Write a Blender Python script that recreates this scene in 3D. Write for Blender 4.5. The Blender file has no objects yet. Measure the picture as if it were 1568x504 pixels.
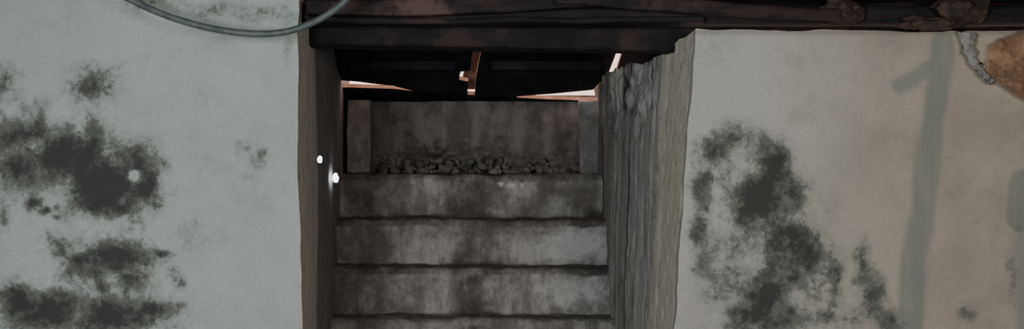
import bpy, bmesh, math, random
import numpy as np
from mathutils import Vector
random.seed(4); rng=np.random.RandomState(7)
F=2000.0; CZ=1.35
def PX(px,d): return (px-797)/F*d
def PZ(py,d): return CZ+(256-py)/F*d

# ---------- noise ----------
TAB=rng.rand(32,32,32)
def vn(x,y,z):
    xi=np.floor(x).astype(int); yi=np.floor(y).astype(int); zi=np.floor(z).astype(int)
    fx=x-xi; fy=y-yi; fz=z-zi
    fx=fx*fx*(3-2*fx); fy=fy*fy*(3-2*fy); fz=fz*fz*(3-2*fz)
    r=0
    for a in (0,1):
        for b in (0,1):
            for c in (0,1):
                w=(fx if a else 1-fx)*(fy if b else 1-fy)*(fz if c else 1-fz)
                r=r+w*TAB[(xi+a)%32,(yi+b)%32,(zi+c)%32]
    return r
def fbm(x,y,z,s,o=4,seed=0):
    r=0;a=.5;t=0
    for i in range(o):
        r=r+a*vn(x*s+seed*3.1+i*7.3,y*s+seed*1.7+i*3.9,z*s+seed*5.3+i*1.1); t+=a; a*=.5; s*=2.03
    return r/t-0.5

# ---------- mesh ----------
def link(o):
    bpy.context.scene.collection.objects.link(o); return o
def grid_obj(name,P,mat,attrs=None,flip=False):
    n,m=P.shape[:2]
    idx=np.arange(n*m).reshape(n,m)
    q=np.stack([idx[:-1,:-1],idx[1:,:-1],idx[1:,1:],idx[:-1,1:]],-1).reshape(-1,4)
    if flip: q=q[:,::-1]
    me=bpy.data.meshes.new(name)
    me.from_pydata(P.reshape(-1,3).tolist(),[],q.tolist())
    me.polygons.foreach_set('use_smooth',[True]*len(me.polygons))
    for k,v in (attrs or {}).items():
        a=me.attributes.new(k,'FLOAT','POINT'); a.data.foreach_set('value',np.ascontiguousarray(v.reshape(-1),dtype=np.float32))
    me.materials.append(mat)
    return link(bpy.data.objects.new(name,me))
def rough_box(name,c0,c1,mat,cell=.03,amp=.006,freq=6,bev=.01,seed=0,parent=None,shear=None,stretch=(1,1,1)):
    bm=bmesh.new()
    c0=Vector(c0);c1=Vector(c1);s=c1-c0
    n=[max(1,min(90,int(round(s[i]/cell)))) for i in range(3)]
    vs={}
    def V(i,j,k):
        key=(i,j,k)
        if key not in vs:
            vs[key]=bm.verts.new((c0.x+s.x*i/n[0],c0.y+s.y*j/n[1],c0.z+s.z*k/n[2]))
        return vs[key]
    for i in range(n[0]):
        for j in range(n[1]):
            for k,r in ((0,1),(n[2],0)):
                f=[V(i,j,k),V(i+1,j,k),V(i+1,j+1,k),V(i,j+1,k)]
                bm.faces.new(f[::-1] if r else f)
    for i in range(n[0]):
        for k in range(n[2]):
            for j,r in ((0,0),(n[1],1)):
                f=[V(i,j,k),V(i+1,j,k),V(i+1,j,k+1),V(i,j,k+1)]
                bm.faces.new(f[::-1] if r else f)
    for j in range(n[1]):
        for k in range(n[2]):
            for i,r in ((0,1),(n[0],0)):
                f=[V(i,j,k),V(i,j+1,k),V(i,j+1,k+1),V(i,j,k+1)]
                bm.faces.new(f[::-1] if r else f)
    co=np.array([v.co[:] for v in bm.verts])
    d=[fbm(co[:,0]*stretch[0],co[:,1]*stretch[1],co[:,2]*stretch[2],freq,3,seed+q*11) for q in range(3)]
    for v,a,b,c in zip(bm.verts,*d):
        v.co=v.co+Vector((a,b,c))*amp*2
        if shear: v.co=Vector(shear(v.co))
    me=bpy.data.meshes.new(name); bm.to_mesh(me); bm.free()
    me.materials.append(mat)
    o=link(bpy.data.objects.new(name,me))
    if bev:
        b=o.modifiers.new('bev','BEVEL'); b.width=bev; b.segments=2; b.limit_method='ANGLE'; b.angle_limit=math.radians(50)
    if parent: o.parent=parent
    return o
def empty(name,loc=(0,0,0)):
    e=bpy.data.objects.new(name,None); e.empty_display_size=.1; return link(e)

# ---------- materials ----------
class M:
    def __init__(s,name,rough=.9):
        s.m=bpy.data.materials.new(name); s.m.use_nodes=True; s.t=s.m.node_tree
        s.b=s.t.nodes['Principled BSDF']; s.b.inputs['Roughness'].default_value=rough
        s.b.inputs['Specular IOR Level'].default_value=.25
        s.tc=s.t.nodes.new('ShaderNodeTexCoord').outputs['Object']
    def L(s,a,b): s.t.links.new(a,b)
    def noise(s,scale,detail=6,rough=.6,st=(1,1,1),dist=0,off=0):
        mp=s.t.nodes.new('ShaderNodeMapping'); mp.inputs['Scale'].default_value=st; mp.inputs['Location'].default_value=(off,off*.7,off*.3)
        s.L(s.tc,mp.inputs[0])
        n=s.t.nodes.new('ShaderNodeTexNoise'); n.inputs['Scale'].default_value=scale; n.inputs['Detail'].default_value=detail
        n.inputs['Roughness'].default_value=rough; n.inputs['Distortion'].default_value=dist
        s.L(mp.outputs[0],n.inputs['Vector']); return n.outputs['Fac']
    def attr(s,n):
        a=s.t.nodes.new('ShaderNodeAttribute'); a.attribute_name=n; return a.outputs['Fac']
    def math(s,op,a,b=None,c=None):
        n=s.t.nodes.new('ShaderNodeMath'); n.operation=op
        for i,v in enumerate((a,b,c)):
            if v is None: continue
            if isinstance(v,(int,float)): n.inputs[i].default_value=v
            else: s.L(v,n.inputs[i])
        return n.outputs[0]
    def rng(s,v,a,b,c=0,d=1,smooth=True):
        n=s.t.nodes.new('ShaderNodeMapRange'); n.interpolation_type='SMOOTHSTEP' if smooth else 'LINEAR'
        s.L(v,n.inputs[0])
        for i,x in enumerate((a,b,c,d)): n.inputs[i+1].default_value=x
        return n.outputs[0]
    def mix(s,f,a,b):
        n=s.t.nodes.new('ShaderNodeMix'); n.data_type='RGBA'
        for i,v in ((0,f),(6,a),(7,b)):
            if isinstance(v,(int,float)): n.inputs[i].default_value=v
            elif isinstance(v,tuple): n.inputs[i].default_value=(*v,1)
            else: s.L(v,n.inputs[i])
        return n.outputs[2]
    def bump(s,h,st=.4,dist=.01):
        n=s.t.nodes.new('ShaderNodeBump'); n.inputs['Strength'].default_value=st; n.inputs['Distance'].default_value=dist
        s.L(h,n.inputs['Height']); s.L(n.outputs[0],s.b.inputs['Normal'])
    def col(s,c): s.L(c,s.b.inputs['Base Color'])

def plaster(name,c1,c2,warm_light,j1,j2,j3,jl,jd):
    m=M(name,.85)
    c=m.mix(m.rng(m.noise(3,6,.65),.35,.65),c1,c2)
    c=m.mix(m.attr('warm_light'),c,m.mix(m.rng(m.noise(5,6,.65,off=3),.35,.65),warm_light,tuple(x*.80 for x in warm_light)))
    sm=m.rng(m.noise(7,8,.72,off=9),.50,.70,0,.40)
    c=m.mix(sm,c,tuple(x*.55 for x in c2))
    c=m.mix(m.rng(m.noise(120,3,.6),.35,.7,0,.22),c,tuple(x*.6 for x in c2))
    br=m.math('MULTIPLY',m.attr('paint'),m.rng(m.noise(30,4,.6,(1,1,.12)),.25,.6,.6,.92))
    c=m.mix(br,c,(.16,.185,.165))
    n1=m.noise(12,10,.70,dist=.3); n2=m.noise(75,8,.78,off=4)
    mm=m.math('ADD',m.attr('mold_grey'),m.math('MULTIPLY',m.math('SUBTRACT',n1,.5),2.3))
    mm=m.math('ADD',mm,m.math('MULTIPLY',m.math('SUBTRACT',n2,.5),1.3))
    gate=m.rng(m.attr('mold_grey'),.02,.22)
    halo=m.math('MULTIPLY',m.rng(mm,-.10,.6,0,.5),gate)
    mask=m.math('MULTIPLY',m.rng(mm,.32,.74,0,.93),gate)
    dm=m.math('ADD',mm,m.math('MULTIPLY',m.math('SUBTRACT',m.noise(26,8,.72,off=11),.5),1.6))
    dc=m.mix(m.rng(dm,.55,1.25),(.125,.132,.115),(.028,.031,.028))
    c=m.mix(halo,c,(.17,.185,.165))
    c=m.mix(mask,c,dc)
    ccl=m.mix(m.rng(m.noise(14,7,.7),.38,.62),(.16,.09,.055),(.29,.18,.115))
    ccl=m.mix(m.rng(m.noise(30,7,.7,off=4),.50,.64,0,.8),ccl,(.10,.065,.045))
    c=m.mix(m.attr('clay'),c,ccl)
    st=m.noise(13,8,.7,(1,1.8,.20),dist=.3,off=2); st2=m.noise(9,9,.76,(1,1,.8),off=5)
    jc=m.mix(m.rng(st,.38,.58),j1,j2)
    jc=m.mix(m.rng(st2,.47,.56),jc,j3)
    jc=m.mix(m.math('MULTIPLY',m.attr('strip'),m.rng(st2,.3,.6,1,.75)),jc,jl)
    jc=m.mix(m.rng(m.noise(28,8,.75,off=7),.54,.66,0,.5),jc,jd)
    jm=m.rng(m.math('ADD',m.attr('jamb'),m.math('MULTIPLY',m.math('SUBTRACT',n1,.5),.5)),.3,.6)
    c=m.mix(jm,c,jc)
    c=m.mix(m.attr('dark_mask'),c,jd)
    m.col(c)
    h=m.math('ADD',m.math('MULTIPLY',m.noise(14,8,.6),1.0),m.math('MULTIPLY',m.noise(60,6,.6),.35))
    m.bump(h,.4,.010)
    return m.m
mat_pl_l=plaster('plaster_limewash_cool',(.42,.466,.446),(.35,.40,.382),(.45,.48,.46),(.24,.235,.23),(.36,.352,.345),(.30,.297,.297),(.66,.62,.57),(.10,.098,.105))
mat_pl_r=plaster('plaster_limewash_warm',(.415,.415,.382),(.35,.345,.315),(.37,.32,.262),(.30,.27,.24),(.62,.61,.58),(.46,.465,.455),(.74,.68,.57),(.085,.07,.06))

def wood(name,a,b,c3,st=(.12,1,1),sc=30,rough=.75):
    m=M(name,rough)
    n=m.noise(sc,7,.65,st,dist=.5)
    c=m.mix(m.rng(n,.38,.62),a,b)
    c=m.mix(m.rng(m.noise(5,7,.7,off=6),.50,.66),c,c3)
    m.col(c); m.bump(n,.5,.01); return m.m
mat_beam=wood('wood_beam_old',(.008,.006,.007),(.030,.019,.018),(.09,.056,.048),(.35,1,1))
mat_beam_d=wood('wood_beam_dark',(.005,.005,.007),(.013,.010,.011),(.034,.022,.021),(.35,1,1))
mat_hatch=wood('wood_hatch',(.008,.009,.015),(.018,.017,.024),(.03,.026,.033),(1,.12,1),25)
mat_hatch_edge_glow=wood('wood_hatch_edge_glow',(.38,.22,.16),(.55,.34,.26),(.45,.27,.2),(1,.12,1),25)  # edges far paler than the planks: daylight glow put into the colour
mat_slit_glow=wood('slit_glow_orange',(.6,.34,.25),(.75,.48,.38),(.6,.36,.28),(1,.12,1),25)  # light orange stands in for the glow inside the slit
mat_ceil=wood('wood_ceiling',(.03,.022,.02),(.07,.05,.045),(.1,.07,.06),(1,.15,1))

def concrete_steps():
    m=M('concrete_steps',.9)
    n=m.noise(7,9,.72); v=m.noise(14,8,.7,(1,1,.30),off=3)
    c=m.mix(m.rng(n,.36,.62),(.17,.16,.147),(.43,.41,.38))
    c=m.mix(m.rng(v,.42,.62,0,.7),c,(.15,.125,.108))
    w=m.math('ADD',m.attr('white'),m.math('MULTIPLY',m.math('SUBTRACT',m.noise(18,8,.75,off=8),.5),1.6))
    c=m.mix(m.rng(w,.35,.95,0,.9),c,(.62,.62,.60))
    d=m.math('ADD',m.attr('dark_mask'),m.math('MULTIPLY',m.math('SUBTRACT',m.noise(11,9,.76,(1,1,.7),off=1),.5),2.0))
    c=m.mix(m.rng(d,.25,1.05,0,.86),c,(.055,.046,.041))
    m.col(c); m.bump(m.noise(30,8,.65),.7,.014); return m.m
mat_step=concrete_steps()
def concrete(name,a,b,d,st=(1,1,.15)):
    m=M(name,.9)
    v=m.noise(14,8,.7,st); 
    c=m.mix(m.rng(v,.36,.62),a,b)
    c=m.mix(m.rng(m.noise(9,9,.74,off=4),.45,.65,0,.85),c,d)
    m.col(c); m.bump(m.noise(25,8,.65),.6,.012); return m.m
mat_back=concrete('concrete_back',(.115,.104,.094),(.21,.198,.186),(.07,.063,.060),(1,1,.3))
mat_pillar=concrete('concrete_pillar',(.19,.188,.18),(.32,.312,.30),(.15,.142,.132),(1,1,.5))
mat_rub=concrete('rubble',(.08,.072,.066),(.15,.14,.13),(.24,.228,.215),(1,1,1))
mat_floor=concrete('floor_dirt',(.09,.08,.07),(.16,.145,.13),(.07,.06,.05),(1,1,1))

# ---------- masks ----------
def smooth(e0,e1,x):
    t=np.clip((x-e0)/(e1-e0),0,1); return t*t*(3-2*t)
def blobs(px,py,lst):
    r=np.zeros_like(px)
    for b in lst:
        x,y,sx,sy,a=b[:5]
        g=np.exp(-(((px-x)/sx)**2+((py-y)/sy)**2)*.9)*a
        if a>0: r=np.maximum(r,g)+np.minimum(r,g)*.3
        else: r=r+g
    return r
BL=[(12,125,24,34,.6),(142,130,40,40,.66),(66,190,18,32,.7),(18,205,38,34,1.0),(50,258,54,38,1.1),(112,238,52,38,1.1),(157,205,24,36,.9),
(158,292,56,44,1.25),(208,258,42,38,1.15),(172,322,36,20,1.0),(228,290,32,28,1.1),(203,269,10,9,-1.8),
(58,312,11,9,.95),(80,326,12,8,.95),(96,318,8,7,.85),(100,340,8,6,.75),(205,345,22,34,.65),(188,398,52,29,1.15),(130,418,34,27,.95),
(205,432,30,25,1.0),(150,445,24,16,.8),(95,385,26,26,.6),(258,392,16,7,.85),(8,328,12,18,.6),(30,476,40,40,.9),(92,478,50,30,1.0),(175,492,75,32,1.1),(245,488,42,22,.85),
(60,500,46,24,.9),(305,362,20,24,.5),(394,245,26,30,.45),(270,430,14,16,.55),(240,8,50,16,.62),(320,16,46,16,.52),(415,18,60,18,.5),(455,60,12,50,.3),(-80,300,60,90,.9),(-160,430,80,60,.9),  # blobs along the top edge paint in faint grey shading
(120,560,140,40,1),(60,640,120,60,.9),(120,300,120,200,.10)]
BR=[(1112,225,26,24,.85),(1152,212,34,17,.8),(1130,262,26,28,.6),(1092,290,13,34,1.0),(1178,302,40,36,1.25),(1212,262,28,36,1.0),(1148,322,28,26,1.0),(1235,300,26,42,.85),(1195,235,28,22,.7),
(1218,376,46,42,1.2),(1262,392,24,36,.95),(1240,425,30,26,.8),(1087,355,12,34,.8),(1100,400,26,50,.6),(1125,440,26,26,.6),(1188,455,42,35,1.15),(1160,492,44,27,1.1),
(1212,500,50,26,.85),(1300,440,17,38,.8),(1345,420,14,38,.75),(1360,462,18,26,.75),(1272,440,22,28,.6),(1395,502,25,17,.75),(1500,492,19,13,.8),(1280,490,36,22,.6),(1150,385,40,40,.38),(1580,420,12,70,.4),(1320,495,36,18,.5),
(1180,560,120,40,1),(1300,600,120,60,.9),(1520,345,5,5,.6),(1180,370,100,170,.14)]
def line_mask(px,py,a,b,w,soft):
    ax,ay=a;bx,by=b;dx=bx-ax;dy=by-ay;t=np.clip(((px-ax)*dx+(py-ay)*dy)/(dx*dx+dy*dy),0,1)
    d=np.hypot(px-ax-t*dx,py-ay-t*dy); return 1-smooth(w-soft,w+soft,d)

# ---------- wall_left ----------
def samp(a,b,step): 
    n=max(2,int(abs(b-a)/step)); return np.linspace(a,b,n,endpoint=False)
xf=np.concatenate([samp(-2.3,-1.3,.03),samp(-1.3,-.513,.005)])
yb=np.concatenate([samp(3.1,3.9,.008),samp(3.9,5.4,.02),[5.4]])
sx=np.concatenate([xf,-.513-(yb-3.1)*.069]); sy=np.concatenate([np.full(len(xf),3.1),yb]); isj=np.concatenate([np.zeros(len(xf)),np.ones(len(yb))])
zz=np.concatenate([samp(0,.9,.02),samp(.9,1.8,.005),samp(1.8,1.98,.02),[1.98]])
X,Z=np.meshgrid(sx,zz,indexing='ij'); Y=np.repeat(sy[:,None],len(zz),1); J=np.repeat(isj[:,None],len(zz),1)
px=797+F*X/3.1; py=256-F*(Z-CZ)/3.1
w1=fbm(X,Y,Z,12,5,61)*38; w2=fbm(X,Y,Z,12,5,62)*38
mold_grey=np.where(J>0,0,blobs(px+w1,py+w2,BL))
dn=fbm(X,Y,Z,4,5,1)*.024
near=np.exp(-np.minimum(np.abs(X+.513)+np.abs(Y-3.1),1)/.05)
edge=fbm(X*0,Y*0,Z,12,4,8)*.012*near
Xn=X+np.where(J>0,dn*.8,0)+edge
Yn=Y+np.where(J>0,0,-dn*.8*(1-near))
gro=np.exp(-((Y-3.66)/.03)**2)*J; Xn=Xn-gro*.012-J*smooth(3.64,3.70,Y)*.012
jamb=J*1.0
dark_mask=np.clip(gro*.5+J*smooth(3.62,3.70,Y)*.3,0,1)  # groove and inner part of the jamb darker
P=np.stack([Xn,Yn,Z],-1)
z0=np.zeros_like(X)
grid_obj('wall_left',P,mat_pl_l,dict(mold_grey=mold_grey,paint=z0,warm_light=z0,clay=z0,jamb=jamb,dark_mask=dark_mask,strip=J*(1-smooth(3.5,3.68,Y))*.9),flip=True)

# ---------- wall_right ----------
yb=np.concatenate([[5.4],samp(5.4,4.4,.02),samp(4.4,3.1,.006)])
xf=np.concatenate([samp(.42,1.32,.005),samp(1.32,2.3,.03),[2.3]])
sy=np.concatenate([yb,np.full(len(xf),3.1)])
sxb=np.interp(yb,[3.1,3.5,4.3,4.81,5.4],[.42,.398,.352,.338,.36])
sx=np.concatenate([sxb,xf]); isj=np.concatenate([np.ones(len(yb)),np.zeros(len(xf))])
top=np.concatenate([np.interp(yb,[3.1,3.3,3.7,5.0,5.4],[1.672,1.662,1.650,1.70,1.71]),np.full(len(xf),1.672)])
t=np.concatenate([samp(0,.5,.012),samp(.5,1,.003),[1.0]])
T=np.repeat(t[None,:],len(sx),0)
X=np.repeat(sx[:,None],len(t),1);Y=np.repeat(sy[:,None],len(t),1);J=np.repeat(isj[:,None],len(t),1)
tn=fbm(sx*1.0,sy,sx*0,9,4,21)*.02+isj*fbm(sx,sy,sx*0,10,3,5)*.045*np.clip((sy-3.2)/.3,0,1)
Z=T*(top+tn)[:,None]
lean=(Z-1.35)*.066*np.clip(1-(Y-3.1)/1.5,0,1)*np.where(J>0,1,np.clip(1-(X-.42)/.3,0,1))
near=np.exp(-np.minimum(np.abs(X-.42)*1.0+np.abs(Y-3.1),1)/.06)
px=797+F*(X+lean)/3.1; py=256-F*(Z-CZ)/3.1
fr=J<.5
w1=fbm(X,Y,Z,12,5,61)*38; w2=fbm(X,Y,Z,12,5,62)*38
mold_grey=np.where(fr,blobs(px+w1,py+w2,BR),0)
wob=fbm(X,Y,Z,9,3,3)*16
paint=np.maximum(line_mask(px+wob,py,(1467,66),(1448,200),19,7),line_mask(px+wob,py,(1448,200),(1412,540),20,7))
paint=np.maximum(paint*.85,line_mask(px,py+wob,(1400,130),(1470,92),12,6)*.75)
paint=np.maximum(paint,line_mask(px+wob,py,(1590,285),(1590,340),22,3))
paint=np.maximum(paint,line_mask(px+wob,py,(1594,345),(1590,520),10,4)*.7)
paint=np.where(fr,paint,0)
warm_light=np.where(fr,smooth(1120,1500,px)*.85+.1,0)  # warm light growing to the right, put into the plaster colour
wc=fbm(X,Y,Z,14,5,12)*40
clay=np.where(fr,smooth(0,.15,np.minimum((px+wc-1526)/60,1-np.abs(py+wc*.6-98-(px-1560)*.1)/(22+(px-1525)*.55).clip(1,200))),0)
dn=fbm(X,Y,Z,4,5,2)*.024
bi=Y/.16+fbm(X*0,Y*0,Z,1.2,2,4)*.25
fr_=np.mod(bi,1); hsh=np.mod(np.sin(np.floor(bi)*12.9)*43758.5,1)
amt=J*np.clip((Y-3.40)/.1,0,1)
rid=amt*((hsh-.5)*.022+np.exp(-((fr_-.5)/.46)**16)*-.006+fbm(X,Y,Z,7,3,7)*.012)
up=J*smooth(1.42,1.54,Z+fbm(X,Y,Z*0,3,2,2)*.1)*smooth(3.5,3.65,Y)
cell=fbm(X,Y,Z,11,4,17)
rid=rid+up*cell*.065+J*fbm(X,Y,Z,30,4,19)*.006
Xn=X+lean+np.where(J>0,dn*.4,0)+rid+fbm(X*0,Y*0,Z,10,4,9)*.014*near
Yn=Y+np.where(J>0,0,-dn*.8*(1-near))-clay*.03+clay*fbm(X,Y,Z,20,4,2)*.06
crack=np.exp(-(np.minimum(fr_,1-fr_)/.06)**2)*amt
dark_mask_r=np.where(J>0,np.clip(crack*.75*(1-up)+smooth(4.2,4.7,Y)*.3+up*smooth(0.02,.2,cell)*.8+(hsh<.3)*amt*.3,0,1),np.exp(-((py-50)/5)**2)*.4)  # joints, pockets, far end of jamb and wall top edge darker
P=np.stack([Xn,Yn,Z],-1)
jv=J*np.clip((Y-3.1)/.06,0,1)
strip=J*(1-smooth(3.42,3.52,Y))+J*smooth(3.6,3.7,Y)*(hsh>.65)*.35
grid_obj('wall_right',P,mat_pl_r,dict(mold_grey=mold_grey,paint=paint,warm_light=warm_light,clay=clay,jamb=jv,dark_mask=dark_mask_r,strip=strip),flip=True)

# ---------- stairs ----------
prof=[(3.28,0.0)]
steps=[(4.30+.17*n, .83+.1605*n) for n in range(-5,4)]
for (y,z) in steps:
    zb=prof[-1][1]
    prof.append((y+.008,zb)); prof.append((y-.002,z-.020)); prof.append((y+.002,z-.007)); prof.append((y+.016,z))
prof.append((5.075,1.312))
pts=[];rel=[]
for i in range(len(prof)-1):
    a=np.array(prof[i]);b=np.array(prof[i+1]);L=np.linalg.norm(b-a);n=max(1,int(L/.009))
    for k in range(n): 
        pts.append(a+(b-a)*k/n)
        isr=abs(b[1]-a[1])>.1
        rel.append((0 if isr else 1, k/n))
pts.append(np.array(prof[-1])); rel.append((1,1)); pts=np.array(pts); rel=np.array(rel)
us=np.linspace(0,1,160)
Yp=np.repeat(pts[:,0][:,None],len(us),1);Zp=np.repeat(pts[:,1][:,None],len(us),1)
xl=-.513-(Yp-3.1)*.069-.03; xr=np.interp(Yp,[3.1,3.5,4.3,4.81,5.4],[.42,.398,.352,.338,.36])+.03
Xp=xl+(xr-xl)*us[None,:]
R=np.repeat(rel[:,0][:,None],len(us),1);K=np.repeat(rel[:,1][:,None],len(us),1)
px=797+F*Xp/Yp; py=256-F*(Zp-CZ)/Yp
white=blobs(px,py,[(890,382,70,34,.95),(900,455,80,36,.8),(935,380,20,40,.55),(779,286,5,6,1.0),(795,288,9,5,1.0),(813,288,4,6,.9),(630,385,90,16,.4),(640,455,100,22,.35),(620,300,60,14,.3),(870,345,60,8,.45),(840,300,60,20,.3),(700,503,220,8,.6)])
white=np.where(R>0,white*.35,white)
cen=np.exp(-((px-735)/40)**2)
dark_mask=np.where(R>0,np.where(Zp<.9,.35,.66),.0)+np.where(R<1,cen*.6+np.exp(-K/.07)*.4,0)+np.where((R<1)&(py<345),.22,0)  # dirt on treads and riser feet, centre stain; upper risers darker overall
dark_mask+=np.where(R<1,blobs(px,py,[(560,310,30,20,.3),(930,335,14,10,.9),(735,460,45,40,.3),(545,460,25,40,.25),(620,340,80,20,.2)]),0)
dz=fbm(Xp,Yp*2,Zp*0,3.2,4,31)*.024+fbm(Xp,Yp,Zp,18,4,32)*.016
dy=fbm(Xp,Yp*0,Zp,5,4,33)*.02+fbm(Xp,Yp,Zp,30,3,34)*.010
P=np.stack([Xp,Yp+dy,Zp+dz*(Zp>.01)],-1)
grid_obj('concrete_stairs',P,mat_step,dict(white=white,dark_mask=dark_mask),flip=True)

# ---------- back of stairwell ----------
xs=np.linspace(-.70,.42,260); zs=np.linspace(1.28,1.625,110)
X,Z=np.meshgrid(xs,zs,indexing='ij'); Y=np.full_like(X,5.10)
ero=smooth(-.03,.05,1.395-Z+fbm(X,Y,Z*.5,9,4,44)*.12)
Y=Y+fbm(X,Y,Z,8,5,41)*.03+fbm(X,Y,Z,30,3,42)*.008-ero*(fbm(X,Y,Z,26,4,45)*.15+(1.40-Z).clip(0,1)*.3)
grid_obj('wall_back',np.stack([X,Y,Z],-1),mat_back,flip=True)
pil=empty('concrete_pillar'); 
rough_box('shaft',(PX(541,5.0),4.97,1.315),(PX(577,5.0),5.09,1.602),mat_pillar,.015,.009,12,.006,1,parent=pil)
pil2=empty('concrete_pillar.001')
rough_box('shaft',(PX(902,5.0),4.97,1.315),(PX(936,5.0),5.09,1.600),mat_pillar,.015,.011,12,.006,5,parent=pil2)
bm=bmesh.new()
for i in range(120):
    x=PX(random.uniform(590,890),5.0); r=random.choice([.005,.007,.010,.013,.018])*random.uniform(.8,1.2); y=random.uniform(4.94,5.03)
    h=max(0,(y-4.97))*random.uniform(.1,.9)
    base=Vector((x,y,1.318+r*.4+h))
    ret=bmesh.ops.create_icosphere(bm,subdivisions=2,radius=r)
    s=Vector((random.uniform(.8,1.7),random.uniform(.7,1.1),random.uniform(.5,1.0)))
    o=random.random()*50; an=random.random()*3
    for v in ret['verts']:
        p=v.co.copy(); k=1+1.5*float(fbm(np.array(p.x+o),np.array(p.y),np.array(p.z),.8/r,2))
        q=Vector((p.x*s.x*k,p.y*s.y*k,p.z*s.z*k)); ca,sa=math.cos(an),math.sin(an)*.5
        v.co=Vector((q.x*max(.6,abs(ca))-q.z*sa,q.y,q.x*sa*.5+q.z))+base
me=bpy.data.meshes.new('rubble_pile'); bm.to_mesh(me); bm.free(); me.materials.append(mat_rub)
link(bpy.data.objects.new('rubble_pile',me))

# ---------- bulkhead hatch (sloping double-leaf) ----------
def onplane(px,py):
    k=(256-py)/F
    d=(1.95+.206*3.4-CZ)/(k+.206); return Vector((PX(px,d),d,CZ+k*d))
nrm=Vector((0,.206,1)).normalized()
def slab(name,poly,mat,th=.014,parent=None,off=0.0,edge_mat=None):
    bm=bmesh.new()
    pts=[onplane(*p)+nrm*off for p in poly]
    lo=[bm.verts.new(p) for p in pts]; hi=[bm.verts.new(p+nrm*th) for p in pts]
    f=[bm.faces.new(lo),bm.faces.new(hi[::-1])]
    n=len(pts)
    for i in range(n):
        s=bm.faces.new([lo[i],hi[i],hi[(i+1)%n],lo[(i+1)%n]])
        if edge_mat: s.material_index=1
    bmesh.ops.recalc_face_normals(bm,faces=bm.faces)
    me=bpy.data.meshes.new(name); bm.to_mesh(me); bm.free(); me.materials.append(mat)
    if edge_mat: me.materials.append(edge_mat)
    o=link(bpy.data.objects.new(name,me)); 
    if parent: o.parent=parent
    return o
hatch=empty('cellar_hatch')
TOP=-92
E=dict(parent=hatch,edge_mat=mat_hatch_edge_glow)
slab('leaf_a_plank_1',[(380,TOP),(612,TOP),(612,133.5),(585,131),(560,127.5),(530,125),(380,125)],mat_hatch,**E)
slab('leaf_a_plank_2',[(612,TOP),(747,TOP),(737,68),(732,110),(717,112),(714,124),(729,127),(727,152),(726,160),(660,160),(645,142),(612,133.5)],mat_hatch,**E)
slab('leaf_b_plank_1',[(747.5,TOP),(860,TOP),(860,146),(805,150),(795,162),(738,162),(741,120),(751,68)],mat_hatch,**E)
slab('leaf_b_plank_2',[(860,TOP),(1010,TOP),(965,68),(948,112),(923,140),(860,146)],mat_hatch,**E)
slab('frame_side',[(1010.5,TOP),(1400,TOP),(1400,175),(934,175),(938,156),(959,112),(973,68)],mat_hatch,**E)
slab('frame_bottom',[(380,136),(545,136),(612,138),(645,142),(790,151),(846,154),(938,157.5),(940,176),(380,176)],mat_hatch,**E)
slab('slit_glow_strip_1',[(730,-20),(775,-20),(756,104),(718,104)],mat_slit_glow,th=.012,parent=hatch,off=.055)  # strips added above the slit to turn its daylight into an orange glow
slab('slit_glow_strip_2',[(724,128),(752,128),(748,160),(715,160)],mat_slit_glow,th=.012,parent=hatch,off=.055)
slab('slit_glow_strip_3',[(730,104),(756,104),(752,128),(730,128)],mat_slit_glow,th=.012,parent=hatch,off=.055)
def batten(name,a,b,w,th=.03):
    a=onplane(*a);b=onplane(*b)
    dvec=Vector((0,1,-.206)).normalized()*w
    bm=bmesh.new()
    v=[]
    for off in (0,-th):
        for p in (a,b,b+dvec,a+dvec): v.append(bm.verts.new(p+nrm*(off-.0005)))
    for f in ((0,1,2,3),(4,5,6,7),(0,1,5,4),(1,2,6,5),(2,3,7,6),(3,0,4,7)): bm.faces.new([v[i] for i in f])
    bmesh.ops.recalc_face_normals(bm,faces=bm.faces)
    me=bpy.data.meshes.new(name); bm.to_mesh(me); bm.free(); me.materials.append(mat_hatch)
    o=link(bpy.data.objects.new(name,me)); o.parent=hatch
batten('batten_a',(545,95),(708,95),.07); batten('batten_b',(765,95),(935,95),.07)
rough_box('curb_right',(.49,3.46,1.60),(.62,5.4,2.05),mat_hatch,.08,.004,5,.004,3,parent=hatch)
rough_box('curb_left',(-.92,3.46,1.60),(-.72,5.4,2.05),mat_hatch,.08,.004,5,.004,4,parent=hatch)

# ---------- beams ----------
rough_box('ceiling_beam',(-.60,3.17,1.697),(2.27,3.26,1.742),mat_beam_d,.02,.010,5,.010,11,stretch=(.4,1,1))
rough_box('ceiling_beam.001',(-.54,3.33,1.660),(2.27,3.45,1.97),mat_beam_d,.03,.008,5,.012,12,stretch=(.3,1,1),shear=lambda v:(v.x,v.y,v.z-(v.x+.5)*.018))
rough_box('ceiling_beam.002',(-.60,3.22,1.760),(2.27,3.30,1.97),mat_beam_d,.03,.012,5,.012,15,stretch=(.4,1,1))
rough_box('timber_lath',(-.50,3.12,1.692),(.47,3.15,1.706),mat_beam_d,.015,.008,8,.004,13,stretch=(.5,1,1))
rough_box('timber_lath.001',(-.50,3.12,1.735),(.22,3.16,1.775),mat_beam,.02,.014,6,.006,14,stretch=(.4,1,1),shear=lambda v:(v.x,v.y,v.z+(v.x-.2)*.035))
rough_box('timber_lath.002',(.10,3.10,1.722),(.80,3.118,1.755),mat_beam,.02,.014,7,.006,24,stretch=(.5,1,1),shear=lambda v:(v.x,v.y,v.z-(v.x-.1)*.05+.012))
bm=bmesh.new()
def lump(px_,py_,rx,rz,d,seed):
    ret=bmesh.ops.create_icosphere(bm,subdivisions=4,radius=1)
    for v in ret['verts']:
        p=v.co.copy(); k=1+1.7*float(fbm(np.array(p.x+seed),np.array(p.y),np.array(p.z),1.9,5))
        v.co=Vector((PX(px_,d)+p.x*k*rx,d+p.y*k*.025,PZ(py_,d)+p.z*k*rz))
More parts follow.
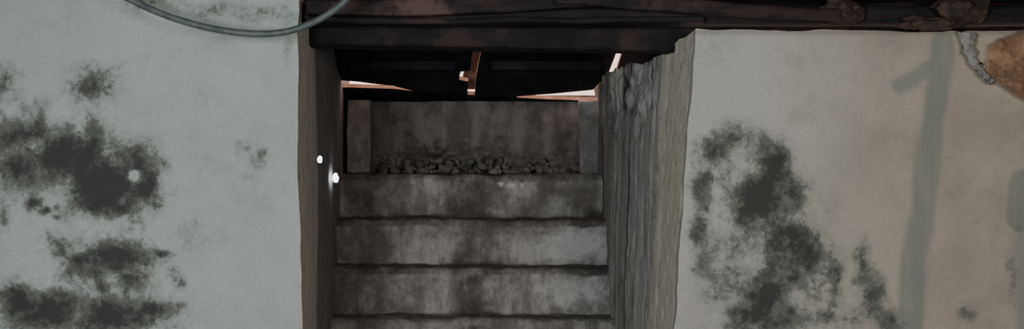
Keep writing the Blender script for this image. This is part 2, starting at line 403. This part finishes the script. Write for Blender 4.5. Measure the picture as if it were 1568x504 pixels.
for i,(a,b,rx,rz) in enumerate([(1310,18,.045,.035),(1445,36,.07,.016),(1500,10,.06,.04)]):
    lump(a,b,rx,rz,3.14,i*3.7)
me=bpy.data.meshes.new('loose_masonry'); bm.to_mesh(me); bm.free()
me.materials.append(wood('masonry_brown',(.018,.013,.012),(.05,.034,.028),(.09,.058,.046),(1,1,1),14)); me.polygons.foreach_set('use_smooth',[True]*len(me.polygons))
link(bpy.data.objects.new('loose_masonry',me))
us=np.linspace(0,1,40); vs=np.linspace(0,1,14); U,V=np.meshgrid(us,vs,indexing='ij')
cx=np.interp(U,[0,.35,.7,1],[1508,1512,1524,1545]); cy=np.interp(U,[0,.35,.7,1],[50,78,105,128]); w=np.interp(U,[0,.3,.7,1],[26,20,13,3])
pxx=cx+(V-.5)*w*(1+fbm(U*9,V*0,U,1,3,8)*1.4); X=PX(pxx,3.06)+fbm(U*3,V,U,3,3,5)*.016; Z=PZ(cy,3.06); Y=3.075-.010*np.sin(V*3.14)+fbm(U*4,V*2,U,3,3,6)*.02
o=grid_obj('torn_plaster',np.stack([X,Y,Z],-1),mat_pillar); sd=o.modifiers.new('s','SOLIDIFY'); sd.thickness=.008

# ---------- hose ----------
cu=bpy.data.curves.new('hanging_hose','CURVE'); cu.dimensions='3D'; cu.bevel_depth=.0078; cu.bevel_resolution=6; cu.use_fill_caps=True
hp=[(60,-110),(130,-40),(205,2),(265,28),(330,46),(400,55),(455,50),(505,28),(548,-4),(590,-60),(610,-130)]
sp=cu.splines.new('NURBS'); sp.points.add(len(hp)-1); sp.use_endpoint_u=True; sp.order_u=4
for i,(a,b) in enumerate(hp): sp.points[i].co=(PX(a,2.9),2.9,PZ(b,2.9),1)
cu.resolution_u=16
m=M('rubber_hose',.45); m.col(m.mix(m.rng(m.noise(40,4),.4,.6),(.07,.084,.086),(.105,.122,.125))); cu.materials.append(m.m)
link(bpy.data.objects.new('hanging_hose',cu))

# ---------- glowing lumps in place of daylight holes, left jamb ----------
em=M('daylight_glow'); em.b.inputs['Emission Color'].default_value=(.85,.93,1,1); em.b.inputs['Emission Strength'].default_value=6  # emissive surface imitates daylight; the jamb is not pierced
def glow_lump(name,px_,py_,r,rz,seed):
    k=(px_-797)/F; d=(-.513+.069*3.1)/(k+.069)
    bm=bmesh.new(); ret=bmesh.ops.create_icosphere(bm,subdivisions=3,radius=1)
    for v in ret['verts']:
        p=v.co.copy(); q=1+.8*float(fbm(np.array(p.x+seed),np.array(p.y),np.array(p.z),1.3,2))
        v.co=Vector((k*d+p.x*.004*q+.003,d+p.y*r*q,PZ(py_,d)+p.z*rz*q))
    me=bpy.data.meshes.new(name); bm.to_mesh(me); bm.free(); me.materials.append(em.m)
    link(bpy.data.objects.new(name,me))
glow_lump('daylight_glow_lump',496,248,.035,.010,1); glow_lump('daylight_glow_lump.001',521,277,.07,.016,5)

# ---------- room shell ----------
rough_box('floor',(-2.4,-1.7,-.1),(2.4,5.4,0),mat_floor,.12,.0,5,0)
rough_box('ceiling',(-2.4,-1.7,1.98),(2.4,3.45,2.1),mat_ceil,.12,.0,5,0)
rough_box('wall_side_left',(-2.4,-1.7,0),(-2.28,3.2,1.98),mat_floor,.1,.0,5,0)
rough_box('wall_side_right',(2.28,-1.7,0),(2.4,3.2,1.98),mat_floor,.1,.0,5,0)
rough_box('wall_rear',(-2.4,-1.8,0),(2.4,-1.68,1.98),mat_floor,.1,.0,5,0)
rough_box('ground_outside',(-2.2,5.15,1.0),(2.2,5.6,1.50),mat_floor,.1,.0,5,0)

# ---------- lights ----------
def area(name,loc,tgt,size,power,col):
    l=bpy.data.lights.new(name,'AREA'); l.shape='DISK'; l.size=size; l.energy=power; l.color=col
    o=link(bpy.data.objects.new(name,l)); o.location=loc
    o.rotation_euler=(Vector(tgt)-Vector(loc)).to_track_quat('-Z','Y').to_euler(); return o
area('room_light_cool',(-.70,-.1,1.40),(-.20,3.1,1.35),.5,58,(.93,.985,1))
area('room_light_warm',(.95,-.2,1.40),(.40,3.1,1.35),.5,35,(1,.91,.83))
w=bpy.data.worlds.new('World'); bpy.context.scene.world=w; w.use_nodes=True
bg=w.node_tree.nodes['Background']; bg.inputs[0].default_value=(1,.70,.60,1); bg.inputs[1].default_value=2.2

cam=bpy.data.cameras.new('camera'); co=link(bpy.data.objects.new('camera',cam)); co.location=(0,0,CZ); co.rotation_euler=(math.pi/2,0,0)
cam.sensor_width=36; cam.lens=F/1594*36; cam.clip_start=.02
bpy.context.scene.camera=co
